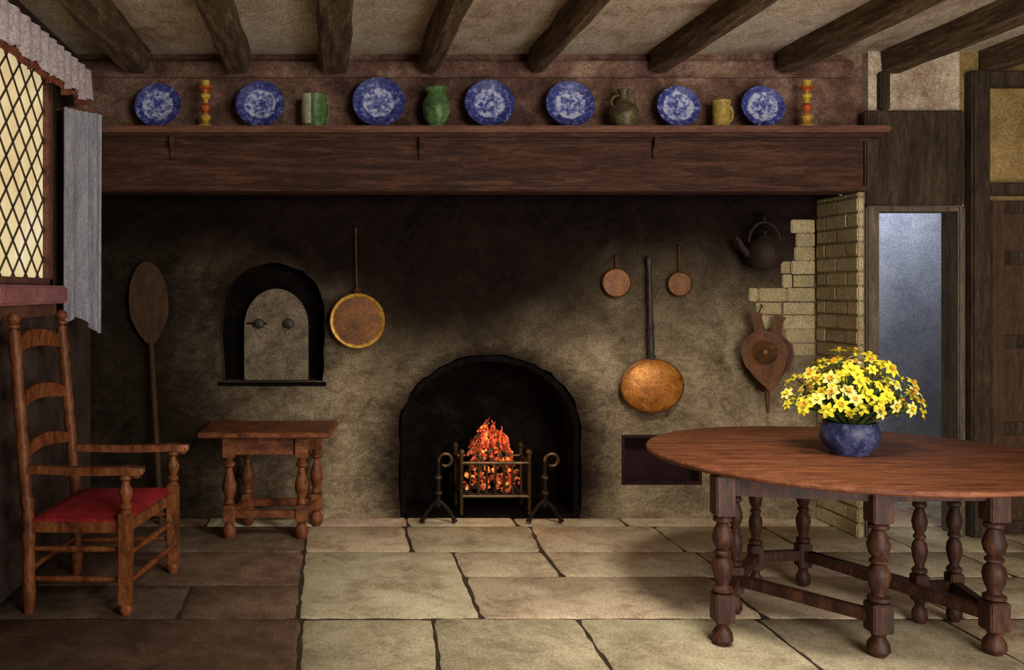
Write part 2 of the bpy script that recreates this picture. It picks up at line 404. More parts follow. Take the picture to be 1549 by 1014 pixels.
def cloth(path, z0f, z1f, key, n=90, amp=.02, fr=40, nz=8, thick=.006):
    vs = []; fs = []
    p0, p1 = Vector(path[0]), Vector(path[1]); d = (p1 - p0); L = d.length; nn = Vector((-d.y, d.x)).normalized()
    for i in range(n + 1):
        t = i / n; base = p0.lerp(p1, t)
        for j in range(nz + 1):
            u = j / nz
            off = amp * (0.4 + 0.6 * u) * math.sin(t * L * fr + 0.9 * math.sin(t * 9) + 0.4 * u)
            q = base + nn * off
            z = z1f(t) + (z0f(t) - z1f(t)) * u
            vs.append((q.x, q.y, z))
    w = nz + 1
    for i in range(n):
        for j in range(nz):
            a = i * w + j; fs.append([a, a + 1, a + 1 + w, a + w])
    N = len(vs)
    vs2 = [(v[0] + nn.x * thick, v[1] + nn.y * thick, v[2]) for v in vs]
    fs2 = [[q + N for q in f][::-1] for f in fs]
    edge = []
    for i in range(n):
        edge.append([i * w, (i + 1) * w, (i + 1) * w + N, i * w + N]); edge.append([i * w + nz, (i + 1) * w + nz, (i + 1) * w + nz + N, i * w + nz + N])
    for j in range(nz):
        edge.append([j, j + 1, j + 1 + N, j + N]); a = n * w + j; edge.append([a, a + 1, a + 1 + N, a + N])
    b.add(vs + vs2, fs + fs2 + edge, key)
b = B()
sc = lambda t: 2.61 + .018 * math.sin(t * 40)
cloth(((-1.45, 3.6), (-1.42, 5.46)), sc, lambda t: 2.80, 'valance', 140, .02, 46)
cloth(((-1.455, 3.6), (-1.425, 5.46)), lambda t: 2.575 + .018 * math.sin(t * 40), lambda t: 2.615, 'trimred', 140, .016, 46, 3)
b.tube([(-1.48, 3.6, 2.80), (-1.46, 5.46, 2.80)], .015, 'winframe')
for y in (3.7, 4.6, 5.4): b.bar((XL + .001, y, 2.80), (-1.47, y, 2.80), .015, .015, 'winframe')
b.finish('window_valance')
b = B()
cloth(((-1.50, 5.22), (-1.34, 5.44)), lambda t: 1.30 + .05 * math.sin(t * 5), lambda t: 2.54, 'curtain', 70, .018, 75, 14)
b.tube([(XL + .001, 5.30, 2.535), (-1.48, 5.24, 2.54), (-1.33, 5.45, 2.54)], .007, 'winframe')
b.finish('curtain')

# back wall with fire arch, oven niche and little cupboard hole
def arch(x0, x1, z0, zs, zt, n=22, rough=0.0):
    cx = (x0 + x1) / 2; r = (x1 - x0) / 2
    pts = [(x0, z0), (x1, z0)]
    if rough:
        k = 5
        for i in range(1, k): pts.append((x1 + R.uniform(0, rough), z0 + (zs - z0) * i / k))
    for i in range(n + 1):
        a = math.pi * i / n; q = 1 + (R.uniform(0, rough) / r if rough else 0)
        pts.append((cx + r * q * math.cos(a), zs + (zt - zs) * q * math.sin(a)))
    if rough:
        for i in range(k - 1, 0, -1): pts.append((x0 - R.uniform(0, rough), z0 + (zs - z0) * i / k))
    return pts
s0 = F / YB
def wx(px): return (px - VX) / s0
def wz(py): return H - (py - VY) / s0
FX0, FX1 = wx(606), wx(877)
b = B()
outer = [(XL - .1, -0.05), (3.35, -0.05), (3.35, CZ), (XL - .1, CZ)]
h1 = arch(FX0, FX1, 0.0001, wz(650), wz(538), 26, .018)
h2 = arch(wx(336), wx(488), wz(577), wz(465), wz(400), 20, .018)
h3 = [(wx(940), wz(734)), (wx(1062), wz(734)), (wx(1062), wz(658)), (wx(940), wz(658))]
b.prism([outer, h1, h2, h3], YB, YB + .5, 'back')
b.box((FX0 - .1, YB + .5, -.02), (FX1 + .1, YB + .6, 1.3), 'sootbrick', 0)
lin_o = arch(FX0 + .001, FX1 - .001, .001, wz(650), wz(538) - .001); lin_i = arch(FX0 + .035, FX1 - .035, .001, wz(650), wz(538) - .04)
b.prism([lin_o[1:] + [lin_o[0]] + [lin_i[0]] + lin_i[1:][::-1]], YB + .02, YB + .499, 'sootbrick')
b.box((FX0 + .036, YB + .01, 0), (FX1 - .036, YB + .499, .02), 'sootbrick', 0)
b.box((wx(336) - .03, YB + .17, wz(577) - .02), (wx(488) + .03, YB + .24, wz(400) + .04), 'sootbrick', 0)
b.box((wx(330), YB - .015, wz(584)), (wx(494), YB + .01, wz(578)), 'sootbrick', .005)
x0, x1, z0, z1 = wx(940), wx(1062), wz(734), wz(658)
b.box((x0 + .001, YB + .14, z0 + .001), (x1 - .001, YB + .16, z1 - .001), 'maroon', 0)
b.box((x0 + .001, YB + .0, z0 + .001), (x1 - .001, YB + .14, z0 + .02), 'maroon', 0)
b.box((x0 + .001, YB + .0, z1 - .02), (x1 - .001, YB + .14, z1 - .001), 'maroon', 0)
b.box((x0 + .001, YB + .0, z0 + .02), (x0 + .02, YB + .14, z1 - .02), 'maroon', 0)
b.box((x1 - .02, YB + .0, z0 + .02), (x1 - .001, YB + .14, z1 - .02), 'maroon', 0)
z = 1.07; r_ = 0
while z < 1.9:
    left = 2.80 if 1.2 < z < 1.5 else (2.95 if 1.0 < z <= 1.65 else 3.06)
    left += R.uniform(-.05, .05); x = 3.188
    while x - left > .05:
        w = min(R.uniform(.15, .22), x - left)
        b.box((x - w, YB - .007 + R.uniform(-.002, .002), z), (x - .003, YB + .02, z + .087), 'brick%d' % R.randint(0, 1), .006); x -= w
    z += .09
b.finish('wall_back', O)

b = B()
b.prism([arch(wx(368), wx(466), wz(577) + .002, wz(495), wz(437))], YB + .07, YB + .168, 'stone')
for px in (392, 437):
    M = Matrix.Translation((wx(px), YB + .069, wz(490))) @ Matrix.Rotation(math.radians(90), 4, 'X')
    b.lathe([(.008, 0), (.01, .02), (.028, .03), (.034, .045), (.026, .06), (0, .066)], 'steel', M, 14)
b.tube([(wx(372), YB + .06, wz(490)), (wx(402), YB + .06, wz(490))], .006, 'iron')
b.finish('oven_door')

b = B(); b.box((XL, 5.745, 2.456), (3.3, YB, CZ), 'plaster', 0); b.finish('chimney_breast', O)
b = B()
b.box((XL + .002, 5.58, 2.10), (3.22, 5.80, 2.454), 'lintel', .015)
b.box((XL + .002, 5.56, 2.40), (3.25, 5.58, 2.445), 'lintel', .008)
b.box((XL + .002, 5.57, 2.10), (3.23, 5.585, 2.135), 'lintel', .006)
b.box((-1.46, 5.50, 2.445), (3.34, 5.744, 2.485), 'shelf', .01)
b.box((-1.46, 5.52, 2.42), (3.31, 5.60, 2.446), 'lintel', .01)
for px in (262, 637, 990):
    x = (px - 500) / 251
    prof = [(0, 2.29), (0, 2.42), (-.055, 2.42), (-.05, 2.38), (-.02, 2.34), (-.02, 2.30)]
    vs = [(x - .014, 5.58 + p[0], p[1]) for p in prof] + [(x + .014, 5.58 + p[0], p[1]) for p in prof]
    n = len(prof)
    b.add(vs, [list(range(n)), [n + i for i in range(n)][::-1]] + [[i, (i + 1) % n, n + (i + 1) % n, n + i] for i in range(n)], 'lintel')
b.finish('fireplace_mantel')

b = B()
b.box((3.199, 5.62, 0), (3.243, YB - .001, 2.099), 'mortar', 0)
z = 0.0; r_ = 0
while z < 2.08:
    h = .085; off = (r_ % 2) * .12; y = 5.60 - off
    while y < YB - .02:
        y0 = max(5.602, y); y1 = min(YB - .012, y + .240)
        if y1 - y0 > .03: b.box((3.188 + R.uniform(-.003, .004), y0, z + .002), (3.23, y1, min(z + h, 2.097)), 'brick%d' % R.randint(0, 2), .008)
        y += .245
    z += .09; r_ += 1
b.finish('brick_pier', O)

# right side timber framed wall with doorway
b = B()
YR = 5.68
b.box((3.86, YR, 0), (XR, YR + .12, CZ), 'yplaster', 0)
b.box((3.30, YR, 2.0), (3.86, YR + .12, CZ), 'ceil', 0)
b.finish('wall_doorway', O)
b = B(); b.box((3.245, 5.60, 0), (3.325, 5.82, 2.015), 'post', .01); b.box((3.835, 5.65, 0), (3.88, 5.82, 2.015), 'post', .008)
b.box((3.325, 5.65, 1.985), (3.84, 5.80, 2.015), 'post', .008); b.finish('trim_doorway')
b = B(); b.box((3.255, 5.63, 2.02), (3.86, 5.679, 2.60), 'darkoak', .01); b.finish('timber_lintel')
b = B(); b.box((3.885, 5.60, 0), (4.0, 5.679, 2.84), 'darkoak', .012); b.finish('timber_post')
b = B(); b.box((3.35, 5.63, 2.601), (3.41, 5.679, 2.84), 'darkoak', .01); b.finish('timber_stud')
b = B(); b.box((4.001, 5.62, 2.08), (XR - .002, 5.679, 2.16), 'darkoak', .01); b.finish('timber_rail')
b = B(); b.box((4.001, 5.62, 2.74), (XR - .002, 5.679, 2.84), 'darkoak', .01); b.finish('timber_rail')
b = B(); b.box((XL + .002, 5.705, 2.82), (3.235, 5.744, 2.92), 'plaster', .01); b.finish('trim_wall_plate')
b = B()
b.box((4.02, 5.655, 0.01), (4.72, 5.678, 2.05), 'panel', 0)
for x in (4.02, 4.33, 4.64): b.box((x, 5.63, 0.01), (x + .08, 5.66, 2.05), 'panel', .006)
for z in (.02, .62, 1.15, 1.66, 1.97): b.box((4.02, 5.632, z), (4.72, 5.66, z + .08), 'darkoak', .006)
b.finish('door_1')
b = B()
b.box((3.2, 7.0, 0), (5.2, 7.1, 2.6), 'passage', 0)
b.box((3.2, 6.6, 0), (3.28, 7.0, 2.6), 'passage', 0)
b.box((3.2, 5.83, 2.5), (5.2, 7.0, 2.6), 'passage', 0)
b.finish('wall_passage', O)

# ---------------------------------------------------------------- fire, grate, andirons
fx = 1.09; gy = 6.27
b = B()
for i in range(640):
    a = R.uniform(0, 2 * math.pi); h = R.random() ** 1.1; r = math.sqrt(max(0, 1 - h)) ** .9 * R.uniform(.3, 1) * (1 + .12 * math.sin(3 * a + 2 * h))
    p = Vector((fx - .03 * h + r * .205 * math.cos(a), gy + r * .11 * math.sin(a), .16 + h * (.40 + .05 * math.sin(a * 2))))
    bm = bmesh.new(); bmesh.ops.create_icosphere(bm, subdivisions=1, radius=R.uniform(.010, .026) * (1 - .35 * h))
    for v in bm.verts: v.co = v.co * R.uniform(.7, 1.3) + p
    t = R.random()
    b.add([v.co.copy() for v in bm.verts], [[v.index for v in f.verts] for f in bm.faces], 'coal' if t < .5 else ('hotcoal' if t < .5 + .22 * (1 - h) else ('ash' if t < .86 else 'sootbrick'))); bm.free()
for i in range(60):
    t = R.uniform(-1, 1); hh = R.uniform(.06, .16) * (1 - abs(t) * .4)
    x = fx - .01 + t * .17; y = gy + R.uniform(-.09, .08); z0 = .30 + .20 * math.sqrt(1 - t * t) + R.uniform(-.06, .02)
    pts = []; rs = []
    ph = R.uniform(0, 6)
    for j in range(9):
        u = j / 8
        pts.append((x + .014 * math.sin(u * 6 + ph) * u + t * -.04 * u, y, z0 + hh * u)); rs.append(.013 * (1 - u) ** .7 * (0.6 + 1.2 * u * (1 - u)) + .001)
    b.tube(pts, rs, 'flame', 8)
b.finish('fire')
b = B()
gx0, gx1, gy0, gy1 = fx - .225, fx + .225, gy - .15, gy + .13
for z in (.14, .36):
    for a, c in (((gx0, gy0), (gx1, gy0)), ((gx1, gy0), (gx1, gy1)), ((gx1, gy1), (gx0, gy1)), ((gx0, gy1), (gx0, gy0))):
        b.tube([(a[0], a[1], z), (c[0], c[1], z)], .012, 'ironlit')
for i in range(9):
    x = gx0 + (gx1 - gx0) * i / 8
    b.tube([(x, gy0, .14), (x, gy0, .36)], .008, 'ironlit')
for i in range(5):
    y = gy0 + (gy1 - gy0) * i / 4
    b.tube([(gx0, y, .14), (gx1, y, .14)], .008, 'iron')
    b.tube([(gx0, y, .14), (gx0, y, .36)], .007, 'iron'); b.tube([(gx1, y, .14), (gx1, y, .36)], .007, 'iron')
for x in (gx0, gx1):
    for y in (gy0, gy1):
        b.tube([(x, y, .021), (x, y, .42)], .013, 'ironlit')
        b.lathe([(0, -.02), (.02, -.008), (.022, .004), (.014, .018), (0, .026)], 'ironlit', Matrix.Translation((x, y, .43)), 12)
b.finish('fire_grate')
def andiron(x, y, flip):
    b = B()
    b.tube([(x, y, .13), (x, y, .40)], [.016, .012], 'iron', 10)
    for z in (.2, .3): b.lathe([(.012, -.015), (.024, -.006), (.024, .006), (.012, .015)], 'ironlit', Matrix.Translation((x, y, z)), 12)
    pts = []
    for i in range(17):
        a = math.pi + (-1) * (i / 16) * 1.65 * math.pi
        pts.append((x + flip * (.042 + .042 * math.cos(a)), y, .40 + .045 * math.sin(a) + .02 * i / 16))
    b.tube([(x, y, .38)] + pts, .011, 'ironlit', 8)
    for sg in (-1, 1):
        b.tube([(x + sg * .105, y, .014), (x + sg * .10, y, .03), (x + sg * .075, y, .075), (x + sg * .04, y, .12), (x, y, .15)], [.02, .014, .012, .012, .014], 'iron', 8)
    b.tube([(x, y, .12), (x, y + .16, .12), (x, y + .30, .11), (x, y + .32, .035)], .012, 'iron', 8)
    b.finish('andiron')
andiron((663 - 500) / 235., 5.95, 1); andiron((824 - 500) / 235., 5.95, 1)

# ---------------------------------------------------------------- hanging utensils
def faceM(x, y, z, tilt=0, yaw=0):
    return Matrix.Translation((x, y, z)) @ Matrix.Rotation(math.radians(yaw), 4, 'Z') @ Matrix.Rotation(math.radians(90 + tilt), 4, 'X')
YW = YB - .001
def nail(b, x, z, y=YW):
    b.tube([(x, y + .0, z), (x, y - .05, z + .004)], .005, 'iron', 6)
b = B(); x, z = wx(540), wz(485)
M = faceM(x, YB - .055, z)
b.lathe([(0, -.045), (.10, -.045), (.148, -.03), (.166, .03), (.176, .032), (.176, .024), (.172, .018), ], 'brassdk', M, 40)
b.lathe([(.09, -.036), (.138, -.022), (.164, .031)], 'brassdk', M, 40)
b.lathe([(0, -.034), (.112, -.033), (.118, -.028)], 'brass', M, 40)
b.lathe([(.15, .026), (.16, .036), (.174, .038), (.18, .03), (.176, .02)], 'brass', M, 40)
b.tube([(x, YB - .04, z + .17), (x - .004, YB - .04, z + .30), (x - .01, YB - .04, wz(345))], .005, 'brassdk', 6)
b.tube([(x - .02, YB - .045, z + .165), (x - .012, YB - .045, z + .2), (x, YB - .04, z + .215), (x + .012, YB - .045, z + .2), (x + .02, YB - .045, z + .165)], .005, 'brassdk', 6)
nail(b, x - .01, wz(343)); b.finish('brass_pan')
for px, py, r, hz in ((930, 428, .095, 388), (1025, 430, .08, 372)):
    b = B(); x, z = wx(px), wz(py); M = faceM(x, YB - .03, z); q = r / .1
    b.lathe([(0, -.028), (.06 * q, -.028), (.085 * q, -.015), (.098 * q, .012), (.1 * q, .008)], 'brassdk', M, 28)
    b.lathe([(0, -.02), (.055 * q, -.02), (.075 * q, -.01), (.094 * q, .012), (.1 * q, .016), (.103 * q, .01)], 'brassdk', M, 28)
    b.lathe([(0, -.016), (.062 * q, -.016), (.066 * q, -.014)], 'brass', M, 28)
    b.tube([(x, YB - .03, z + r), (x, YB - .025, wz(hz))], .006, 'brassdk', 6)
    nail(b, x, wz(hz)); b.finish('copper_saucepan')
b = B(); x, z = wx(980), wz(582)
M = faceM(x, YB - .07, z)
b.lathe([(0, -.06), (.15, -.058), (.188, -.03), (.2, 0), (.203, .012), (.195, .022), (.17, .036), (.12, .05), (.06, .058), (.03, .060), (0, .060)], 'copper', M, 44, 1.0, .86)
b.lathe([(.192, .0), (.206, .004), (.207, .014), (.196, .02)], 'brassdk', M, 44, 1.0, .86)
b.turned((x, YB - .065, z + .165), (x - .008, YB - .04, wz(388)), [(0, .026), (.04, .03), (.06, .02), (.14, .024), (.3, .021), (.32, .027), (.34, .02), (.7, .017), (.9, .015), (.96, .022), (1, .008)], 'steel', 14)
nail(b, x - .008, wz(390)); b.finish('warming_pan')
b = B(); x, z, yk = 2.79, wz(382), YB - .14
b.lathe([(0, -.11), (.10, -.105), (.13, -.06), (.135, 0), (.11, .06), (.06, .09), (.055, .10), (.0, .105)], 'blackiron', Matrix.Translation((x, yk, z)), 24, .85, .85)
b.lathe([(.02, .1), (.012, .115), (.02, .13), (0, .138)], 'blackiron', Matrix.Translation((x, yk, z)), 14)
b.tube([(x - .10, yk, z - .02), (x - .14, yk, z + .02), (x - .17, yk, z + .08), (x - .19, yk, z + .09)], [.03, .022, .015, .013], 'blackiron', 10)
pts = [(x + .10 * math.cos(a), yk, z + .06 + .13 * math.sin(a)) for a in [math.pi * i / 14 for i in range(15)]]
b.tube(pts, .009, 'blackiron', 8)
b.tube([(x, yk, z + .19), (x, yk + .005, z + .22), (x, yk + .07, z + .25), (x, YW, z + .25)], .008, 'blackiron', 8)
b.finish('hanging_kettle')
b = B()
Mb = Matrix.Translation((wx(1146), YB - .10, wz(538))) @ Matrix.Rotation(math.radians(-24), 4, 'Z') @ Matrix.Rotation(math.radians(-3), 4, 'Y')
bo = [(-.014, -.22), (.014, -.22), (.03, -.19), (.08, -.12), (.125, -.03), (.135, .05), (.11, .12), (.06, .155), (.034, .17), (.026, .25), (.036, .28), (0, .295), (-.036, .28), (-.026, .25), (-.034, .17), (-.06, .155), (-.11, .12), (-.135, .05), (-.125, -.03), (-.08, -.12), (-.03, -.19)]
b.prism([bo], -.075, -.06, 'bellows', Mb @ Matrix.Rotation(math.radians(-7), 4, 'Y'))
b.prism([bo], .03, .045, 'bellows', Mb @ Matrix.Rotation(math.radians(15), 4, 'Y') @ Matrix.Translation((.035, 0, -.01)))
for k in range(5):
    y0 = -.06 + k * .018; sh = .004 + k * .010
    for yy, sc_ in ((0, .93), (.009, .86)):
        b.prism([[(p[0] * sc_ + sh, p[1] * sc_) for p in ([(-.012, -.21), (.012, -.21), (.074, -.11), (.117, -.03), (.126, .05), (.10, .112), (.05, .145), (-.05, .145), (-.10, .112), (-.126, .05), (-.117, -.03), (-.074, -.11)])]], y0 + yy, y0 + yy + .0089, 'leather', Mb)
Mf = Mb @ Matrix.Translation((0, -.075, .03)) @ Matrix.Rotation(math.radians(90), 4, 'X')
b.lathe([(.075, 0), (.078, .006), (.084, .006), (.086, 0)], 'brassdk', Mf, 26); b.lathe([(0, .008), (.014, .007), (.022, .003), (.024, 0)], 'brassdk', Mf, 20)
b.tube([Mb @ Vector((0, -.02, -.20)), Mb @ Vector((0, -.02, -.27)), Mb @ Vector((0, -.02, -.36))], [.02, .014, .009], 'brassdk', 10)
b.tube([Mb @ Vector((-.03, -.06, .27)), (wx(1150), YB - .03, wz(462)), (wx(1150), YW, wz(461))], .004, 'iron', 6)
b.finish('fireplace_bellows')
b = B()
po = []
for i in range(36):
    a = 2 * math.pi * i / 36
    sx = .128; sz = .27
    zz = math.sin(a) * sz; xx = math.cos(a) * sx * (1.0 if zz > -.1 else 1 - .28 * min(1, (-zz - .1) / .17))
    po.append((xx, zz))
base = Vector((-1.09, YB - .14, 0.0)); top = Vector((-1.205, YB - .03, 1.69))
d = (top - base); L = d.length
Mp = Matrix.Translation(base) @ Matrix.Rotation(math.atan2(d.x, d.z), 4, 'Y') @ Matrix.Rotation(-math.atan2(d.y, d.z), 4, 'X')
b.prism([[(p[0], p[1] + L - .27) for p in po]], -.01, .01, 'peel', Mp)
b.turned(Mp @ Vector((0, 0, .005)), Mp @ Vector((0, 0, L - .40)), [(0, .016), (.01, .019), (.9, .017), (1, .008)], 'peel', 12)
b.finish('bread_peel')

# ---------------------------------------------------------------- shelf ware
ys = 5.62; ss = F / ys; zsh = 2.4852
def sxp(px): return (px - VX) / ss
for px, r in ((238, 35), (393, 37), (573, 40), (741, 38), (863, 37), (1027, 33), (1155, 33)):
    rr = r / ss * 1.0; b = B()
    b.lathe([(0, -.006), (rr * .55, -.006), (rr * .6, .0), (rr * .68, .002), (rr * .98, .014), (rr, .018), (rr * .985, .021), (rr * .66, .009), (rr * .58, .004), (0, .003)], 'plate', None, 48)
    tilt = math.radians(90 - 13)
    ob = b.finish('blue_willow_plate', Vector((sxp(px), ys + .02, zsh + rr * math.cos(math.radians(13)) + .005)), (tilt, 0, 0))
def pot(name, px, prof, key, y=5.61, extra=None):
    b = B(); x = (px - VX) / (F / y)
    M = Matrix.Translation((x, y, zsh)); b.lathe(prof, key, M, 28)
    if extra: extra(b, x, y)
    b.finish(name)
def candlestick(px):
    b = B(); x = (px - VX) / (F / 5.6); z = zsh
    p = [(.0, 0), (.052, 0), (.054, .012), (.03, .026), (.018, .04), (.03, .055), (.034, .07), (.018, .085), (.014, .10), (.028, .115), (.032, .13), (.016, .15), (.014, .17), (.03, .185), (.032, .2), (.018, .215), (.02, .23), (.044, .24), (.044, .248), (.026, .25), (.026, .285), (.016, .285), (.014, .25), (0, .25)]
    M = Matrix.Translation((x, 5.6, z))
    cuts = [(0, 5, 'cs_y'), (4, 8, 'cs_y'), (7, 12, 'cs_r'), (11, 16, 'cs_y'), (15, 19, 'cs_r'), (18, 24, 'cs_y')]
    for a, c, k in cuts: b.lathe(p[a:c], k, M, 22)
    b.finish('candlestick')
candlestick(311); candlestick(1220)
def handle(b, x, y, z0, z1, r0, out, key, sg=1):
    pts = []
    for i in range(11):
        a = -math.pi / 2 + math.pi * i / 10
        pts.append((x + sg * (r0 + out * math.cos(a)), y, (z0 + z1) / 2 + (z1 - z0) / 2 * math.sin(a)))
    b.tube(pts, .008, key, 8)
def tank(b, x, y):
    ci = b.m('cream')
    for i, f in enumerate(b.f):
        cx = sum(b.v[q].x for q in f) / len(f); zz = sum(b.v[q].z for q in f) / len(f)
        if cx < x - .012 and .02 < zz - zsh < .2 and len(f) == 4: b.mi[i] = ci
    handle(b, x, y, zsh + .05, zsh + .16, .068, .022, 'green')
pot('green_tankard', 475, [(0, 0), (.07, 0), (.074, .012), (.07, .022), (.076, .10), (.072, .182), (.078, .20), (.070, .20), (.064, .185), (.064, .03), (0, .03)], 'green', extra=tank)
pot('green_vase', 660, [(0, 0), (.05, 0), (.052, .012), (.05, .02), (.074, .06), (.084, .11), (.08, .16), (.056, .20), (.052, .215), (.072, .24), (.067, .245), (.045, .215), (.05, .19), (0, .18)], 'green')
pot('pottery_jug', 943, [(0, 0), (.06, 0), (.064, .012), (.085, .05), (.09, .09), (.075, .13), (.045, .155), (.028, .175), (.026, .21), (.04, .235), (.034, .238), (.02, .21), (0, .2)], 'jug',
    extra=lambda b, x, y: (handle(b, x, y, zsh + .12, zsh + .20, .028, .045, 'jug'), handle(b, x, y, zsh + .12, zsh + .20, .028, .045, 'jug', -1)))
pot('yellow_mug', 1091, [(0, 0), (.05, 0), (.054, .01), (.05, .02), (.052, .14), (.056, .165), (.05, .165), (.046, .03), (0, .03)], 'ymug',
    extra=lambda b, x, y: handle(b, x, y, zsh + .04, zsh + .13, .05, .018, 'ymug'))

# ---------------------------------------------------------------- joint stool
b = B()
zt = .655
def slanted_box(c4, z0, z1, key):
    e = .008
    cx = sum(p[0] for p in c4) / 4; cy = sum(p[1] for p in c4) / 4
    def ins(p, e): return (p[0] + (e if p[0] < cx else -e), p[1] + (e if p[1] < cy else -e))
    layers = [(z0, e), (z0 + e, 0), (z1 - e, 0), (z1, e)]
    vs = []; fs = []
    for z, q in layers: vs += [(*ins(p, q), z) for p in c4]
    for l in range(3):
        for i in range(4): fs.append([l * 4 + i, l * 4 + (i + 1) % 4, l * 4 + 4 + (i + 1) % 4, l * 4 + 4 + i])
    fs.append([3, 2, 1, 0]); fs.append([12, 13, 14, 15]); b.add(vs, fs, key)
slanted_box([(-.79, 5.50), (-.005, 5.50), (.05, 6.02), (-.77, 6.02)], zt - .035, zt, 'stool')
legs = [(-.615, 5.62), (-.175, 5.62), (-.09, 5.93), (-.53, 5.93)]
tp = [(0, .024), (.05, .034), (.1, .026), (.16, .026), (.3, .04), (.42, .044), (.55, .034), (.7, .02), (.78, .02), (.82, .036), (.88, .036), (.92, .022), (1, .03)]
for x, y in legs:
    b.box((x - .04, y - .04, .49), (x + .04, y + .04, zt - .036), 'stool', .005)
    b.turned((x, y, .20), (x, y, .49), tp, 'stool')
    b.box((x - .037, y - .037, .10), (x + .037, y + .037, .20), 'stool', .005)
    b.turned((x, y, 0), (x, y, .10), [(0, .03), (.3, .042), (.6, .04), (.85, .024), (1, .03)], 'stool')
for i in range(4):
    a, c = legs[i], legs[(i + 1) % 4]
    b.bar((a[0], a[1], .56), (c[0], c[1], .56), .025, .11, 'stool')
    b.bar((a[0], a[1], .145), (c[0], c[1], .145), .04, .045, 'stool')
b.finish('joint_stool')

# ---------------------------------------------------------------- armchair
b = B()
NB, FB, NF, FF = Vector((-1.405, 4.31, 0)), Vector((-1.345, 4.90, 0)), Vector((-.95, 4.29, 0)), Vector((-.84, 4.93, 0))
def post(base, topx, h):
    pts = []; rs = []
    n = 40
    for i in range(n + 1):
        t = i / n; z = h * t
        x = base.x + (topx - base.x) * max(0, (t - .3) / .7)
        pts.append((x, base.y, z))
        r = .028
        for zc in (.10, .36, .52, .80, .90, 1.10, 1.20):
            r += .006 * math.exp(-((z - zc) / .015) ** 2)
        for zc in (.40, .56, .86, 1.15): r -= .006 * math.exp(-((z - zc) / .012) ** 2)
        if z < .05: r = .022 + .12 * z
        rs.append(r)
    b.tube(pts, rs, 'chair', 14)
    b.lathe([(.016, -.01), (.015, .01), (.03, .018), (.03, .028), (.018, .036), (.03, .05), (.032, .064), (.022, .082), (0, .09)], 'chair', Matrix.Translation((topx, base.y, h)), 16)
post(NB, -1.475, 1.31); post(FB, -1.425, 1.31)
def bx(t, P0, topx, z): return P0.x + (topx - P0.x) * max(0, (z / 1.31 - .3) / .7)
for zc, hh in ((1.20, .11), (.94, .10), (.70, .09)):
    n = 14; vs = []; fs = []
    for i in range(n + 1):
        t = i / n; y = NB.y + (FB.y - NB.y) * t
        x = bx(0, NB, -1.475, zc) * (1 - t) + bx(0, FB, -1.425, zc) * t - .035 * math.sin(math.pi * t)
        zt_ = zc + hh * (.45 + .55 * math.sin(math.pi * t) ** .8); zb = zc + .025 * math.sin(math.pi * t)
        vs += [(x - .009, y, zb), (x + .009, y, zb), (x + .009, y, zt_), (x - .009, y, zt_)]
    for i in range(n):
        for k in range(4): fs.append([i * 4 + k, i * 4 + (k + 1) % 4, i * 4 + 4 + (k + 1) % 4, i * 4 + 4 + k])
    fs += [[0, 1, 2, 3], [n * 4 + 3, n * 4 + 2, n * 4 + 1, n * 4]]
    b.add(vs, fs, 'chair')
for L in (NF, FF):
    b.turned(L, L + Vector((0, 0, .05)), [(0, .022), (.5, .034), (1, .030)], 'chair')
    b.box((L.x - .032, L.y - .032, .05), (L.x + .032, L.y + .032, .47), 'chair', .006)
    b.turned(L + Vector((0, 0, .47)), L + Vector((0, 0, .655)), [(0, .03), (.08, .02), (.14, .03), (.2, .03), (.26, .018), (.42, .03), (.55, .034), (.7, .022), (.8, .018), (.86, .03), (.92, .03), (1, .02)], 'chair')
for A, C in ((NB, NF), (FB, FF)):
    n = 14; vs = []; fs = []
    xa = A.x - .01; xc = C.x + .085
    for i in range(n + 1):
        t = i / n; x = xa + (xc - xa) * t; y = A.y + (C.y - A.y) * t
        w = .024 + .018 * t ** 2; zz = .675 - .010 * math.sin(math.pi * t) + (0.0 if t < .9 else -.006)
        h = .02 if t < .96 else .014
        if i == n: w *= .6
        vs += [(x, y - w, zz - h), (x, y + w, zz - h), (x, y + w * .85, zz + h * .8), (x, y - w * .85, zz + h * .8)]
    for i in range(n):
        for k in range(4): fs.append([i * 4 + k, i * 4 + (k + 1) % 4, i * 4 + 4 + (k + 1) % 4, i * 4 + 4 + k])
    fs += [[0, 1, 2, 3], [n * 4 + 3, n * 4 + 2, n * 4 + 1, n * 4]]
    b.add(vs, fs, 'chair')
    b.tube([(xc - .025, C.y - .032, .652), (xc - .025, C.y + .032, .652)], .018, 'chair', 12)
for A, C in ((NB, NF), (FB, FF), (NF, FF), (NB, FB)):
    b.bar((A.x, A.y, .405), (C.x, C.y, .405), .03, .055, 'chair')
for A, C, zs_ in ((NB, NF, (.16, .30)), (FB, FF, (.18, .31)), (NF, FF, (.14, .27)), (NB, FB, (.2,))):
    for z in zs_:
        b.turned((A.x, A.y, z), (C.x, C.y, z), [(0, .010), (.2, .013), (.5, .017), (.8, .013), (1, .010)], 'chair', 10)
sq = [(NB.x + .02, NB.y - .015), (NF.x - .0, NF.y - .01), (FF.x - .0, FF.y + .01), (FB.x + .02, FB.y + .01)]
n = 12; vs = []; fs = []
for i in range(n + 1):
    for j in range(n + 1):
        u = i / n; v = j / n
        p = (Vector(sq[0]) * (1 - u) + Vector(sq[1]) * u) * (1 - v) + (Vector(sq[3]) * (1 - u) + Vector(sq[2]) * u) * v
        e = min(u, 1 - u, v, 1 - v)
        vs.append((p.x, p.y, .44 + .035 * (1 - (1 - min(1, e / .22)) ** 2)))
for i in range(n):
    for j in range(n):
        a = i * (n + 1) + j; fs.append([a, a + 1, a + n + 2, a + n + 1])
